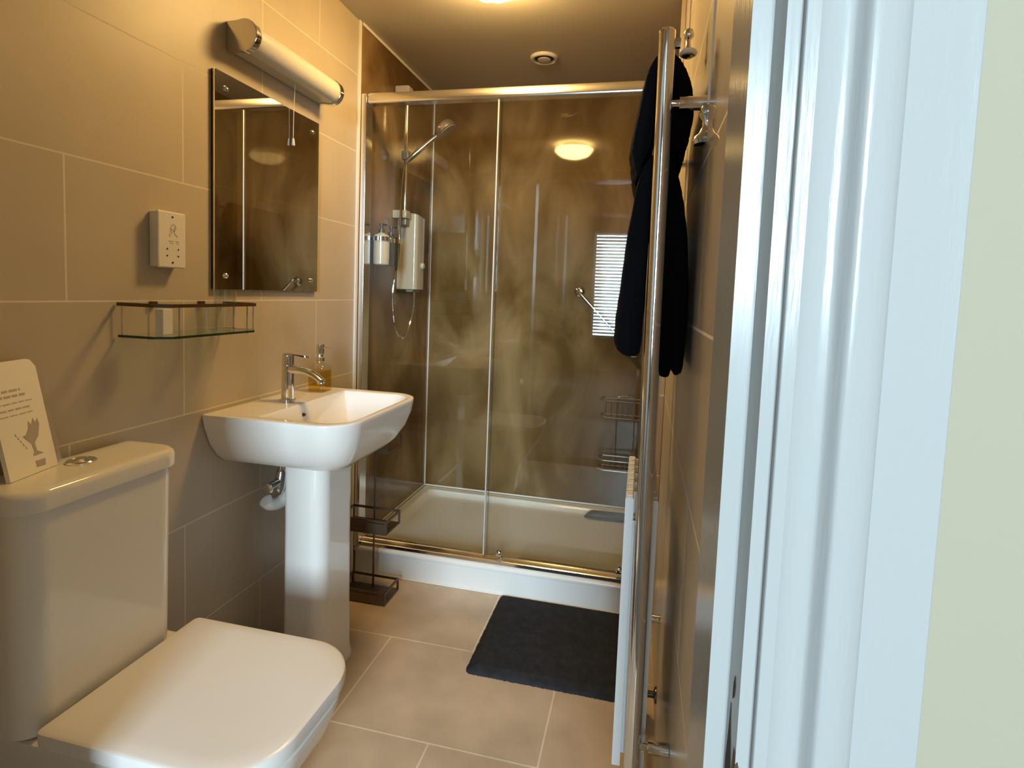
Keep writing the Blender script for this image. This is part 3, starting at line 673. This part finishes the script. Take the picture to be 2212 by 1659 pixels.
bm = NB(); tube(bm, [(RX+.022, 1.55, .106), (W-.0085, 1.55, .106)], .009, 12); lathe(bm, [(.022, 0), (.021, .004), (.010, .008)], (W-.0005, 1.55, .106), (-1, 0, 0), 20); tube(bm, [(RX+.022, 1.55, .106), (RX+.010, 1.598, .106)], .009, 12); obj('inlet_pipe', bm, mat('dark_metal', (.10,.095,.09), .2, .9), tr_)
# radiator insert: two ribbed panels with a slotted top grille
IY0, IY1, IZ0, IZ1 = 1.105, 1.405, .26, .826
ri_parts = ((1.1475, 1.1640), (1.1955, 1.2115))
for xa_, xb_ in ri_parts:
    bm = NB(); n = 10
    pr_ = []
    for k in range(n):
        y0 = IY0 + (IY1-IY0)*k/n; y1 = IY0 + (IY1-IY0)*(k+1)/n; e = .0035
        pr_ += [(y0, 0), (y0+(y1-y0)*.30, 0), (y0+(y1-y0)*.42, 1), (y0+(y1-y0)*.88, 1)]
    outer, inner = (xa_, xb_) if xa_ < RX else (xb_, xa_)
    sgn = 1 if xa_ < RX else -1
    poly = [(outer + sgn*.003*f, y) for y, f in pr_] + [(outer, IY1), (inner, IY1), (inner, IY0)]
    loft(bm, [[(x, y, IZ0+.004) for x, y in poly], [(x, y, IZ0) for x, y in poly], [(x, y, IZ1-.003) for x, y in poly], [(x+(.002 if x < (xa_+xb_)/2 else -.002), y, IZ1) for x, y in poly]][1:])
    obj('panel', bm, M_WHITEMETAL, tr_, ang=30)
bm = NB()
for xa_, xb_ in ri_parts:
    for k in range(8):
        y0 = IY0+.008 + k*(IY1-IY0-.012)/8; box(bm, xa_+.002, xb_-.002, y0, y0+.022, IZ1+.0002, IZ1+.0035, .001, 1)
for k in range(5): box(bm, 1.1642, 1.1953, IY0+.03+k*.06, IY0+.034+k*.06, IZ1-.04, IZ1+.002)
obj('top_grille', bm, M_GRILLE, tr_, ang=30)
bm = NB()
for k in range(12): box(bm, 1.1642, 1.1953, IY0+.012+k*.0245, IY0+.014+k*.0245, IZ0+.02, IZ1-.05)
tube(bm, [(RX, IY0-.028, IZ1-.09), (RX, IY0+.02, IZ1-.09)], .009, 12); obj('fins', bm, M_WHITEMETAL, tr_)

# towels folded over the two upper bars
def towel(name, prof, y0, y1, label, amp=.0022, ny=64):
    P = smooth_pts(prof + [prof[0]], 6)[:-1]; n = len(P); bm = NB(); rings = []
    cx_ = sum(p.x for p in P)/n; cz_ = sum(p.z for p in P)/n
    ph = random.random()*6
    for i in range(ny+1):
        t = i/ny; y = y0 + (y1-y0)*t; e = min(1, .90+.10*min(1, min(t, 1-t)*14)**.5)
        ring = []
        for k, p in enumerate(P):
            low = max(0, (prof_top - p.z))*.9
            wav = amp*math.sin(y*52+ph+p.z*9) * (1+low*4)
            j = random.uniform(-1, 1)*.0009
            ring.append((cx_+(p.x-cx_)*e + wav*.5 + j, y + random.uniform(-1, 1)*.001, cz_+(p.z-cz_)*(1-(1-e)*.12) + random.uniform(-1, 1)*.0009 + .006*low*math.sin(y*17+ph)))
        rings.append(ring)
    loft(bm, rings); o = obj(name, bm, M_TOWEL, ang=180); tag(o, label, 'towel', 'navy towels on the towel rail'); return o
V = lambda *p: [Vector((x, 0, z)) for x, z in p]
prof_top = 1.678
towel('towel', V((1.178, 1.679), (1.160, 1.673), (1.145, 1.645), (1.134, 1.590), (1.122, 1.515), (1.123, 1.490), (1.134, 1.454), (1.139, 1.462), (1.142, 1.480), (1.153, 1.504), (1.160, 1.550), (1.166, 1.620), (1.169, 1.650), (1.181, 1.6615), (1.193, 1.650), (1.196, 1.610), (1.197, 1.540), (1.199, 1.507), (1.207, 1.503), (1.218, 1.510), (1.230, 1.534), (1.235, 1.565), (1.234, 1.598), (1.225, 1.634), (1.210, 1.662), (1.194, 1.677)),
      1.088, 1.50, 'dark navy towel folded over the top bar of the towel rail')
prof_top = 1.498
towel('towel', V((1.180, 1.499), (1.160, 1.492), (1.145, 1.470), (1.137, 1.438), (1.125, 1.351), (1.117, 1.244), (1.111, 1.172), (1.113, 1.135), (1.124, 1.117), (1.140, 1.112), (1.156, 1.122), (1.161, 1.180), (1.163, 1.300), (1.167, 1.420), (1.169, 1.470), (1.1815, 1.4815), (1.194, 1.470), (1.195, 1.40), (1.196, 1.28), (1.198, 1.15), (1.199, 1.085), (1.208, 1.076), (1.2165, 1.079), (1.222, 1.092), (1.228, 1.082), (1.238, 1.084), (1.244, 1.10), (1.2475, 1.178), (1.242, 1.290), (1.232, 1.378), (1.219, 1.438), (1.204, 1.482)),
      1.085, 1.53, 'long dark navy towel folded over the second bar, hanging lowest')

# ------------------------------------------------------------------ bath mat and caddy
bm = NB(); nx, ny = 150, 150; vs = {}
def matxy(u, v):
    x = .664 + .50*u; y = 1.630 + .472*v
    return x, y
rc = .018
for i in range(nx+1):
    for j in range(ny+1):
        u, v = i/nx, j/ny; x, y = matxy(u, v)
        # round the corners
        ex, ey = (u-.5)*2, (v-.5)*2; lim = 1-.08
        if abs(ex) > lim and abs(ey) > lim:
            dx, dy = (abs(ex)-lim)/.08, (abs(ey)-lim)/.08; l = max(dx, dy)/math.hypot(dx, dy) if dx or dy else 1
            x = .664+.25 + math.copysign(.25*(lim+.08*dx*l), ex); y = 1.630+.236 + math.copysign(.236*(lim+.08*dy*l), ey)
        edge = min(u, 1-u, v, 1-v); z = .015*min(1, (edge*14)**.5 if edge > 0 else 0) + .002
        if edge == 0: x += random.uniform(-.0016, .0016); y += random.uniform(-.0016, .0016)
        vs[i, j] = bm.verts.new((x, y, z + (random.uniform(-.0009, .0009) if edge > 0 else 0)))
for i in range(nx):
    for j in range(ny): bm.faces.new((vs[i, j], vs[i+1, j], vs[i+1, j+1], vs[i, j+1]))
bot = [vs[i, 0] for i in range(nx+1)] + [vs[nx, j] for j in range(1, ny+1)] + [vs[i, ny] for i in range(nx-1, -1, -1)] + [vs[0, j] for j in range(ny-1, 0, -1)]
lowv = [bm.verts.new((v.co.x, v.co.y, .0005)) for v in bot]
for k in range(len(bot)): bm.faces.new((bot[k], lowv[k], lowv[(k+1) % len(bot)], bot[(k+1) % len(bot)]))
bm.faces.new(lowv)
o = obj('bath_mat', bm, M_MAT, ang=180); tag(o, 'charcoal pile bath mat on the floor tiles before the shower', 'bath mat')

cy = thing('shower_caddy', (.15, 1.965, 0), 'dark bronze three-tier wire caddy standing between pedestal and shower', 'caddy')
CX0, CX1, CY0, CY1 = .045, .252, 1.900, 2.028
def strip(bm, a, b, r): tube(bm, [a, b], r, 6)
for z0, z1 in ((.004, .052), (.282, .336), (.60, .655)):
    bm = NB(); rw = .0035
    box(bm, CX0, CX1, CY0, CY1, z0, z0+.003)
    bk = obj('basket', bm, M_BRONZE, cy)
    bm = NB()
    fw = .007
    for zz in (z1-.008, ):
        box(bm, CX0, CX1, CY0, CY0+fw, zz, zz+.008); box(bm, CX0, CX1, CY1-fw, CY1, zz, zz+.008)
        box(bm, CX0, CX0+fw, CY0+fw, CY1-fw, zz, zz+.008); box(bm, CX1-fw, CX1, CY0+fw, CY1-fw, zz, zz+.008)
    for xx in (CX0, CX1-fw):
        for yy in (CY0, CY1-fw): box(bm, xx, xx+fw, yy, yy+fw, z0+.003, z1-.008)
    obj('rim_frame', bm, M_BRONZE, bk)
    bm = NB(); box(bm, CX0+.004, CX1-.004, CY0+.0005, CY0+.002, z0+.003, z1-.012); obj('front_plate', bm, M_BRONZE, bk)
for xx in (.142,):
    bm = NB(); tube(bm, [(xx, CY1-.008, .007), (xx, CY1-.008, .70)], .0042, 10); obj('upright', bm, M_BRONZE, cy)
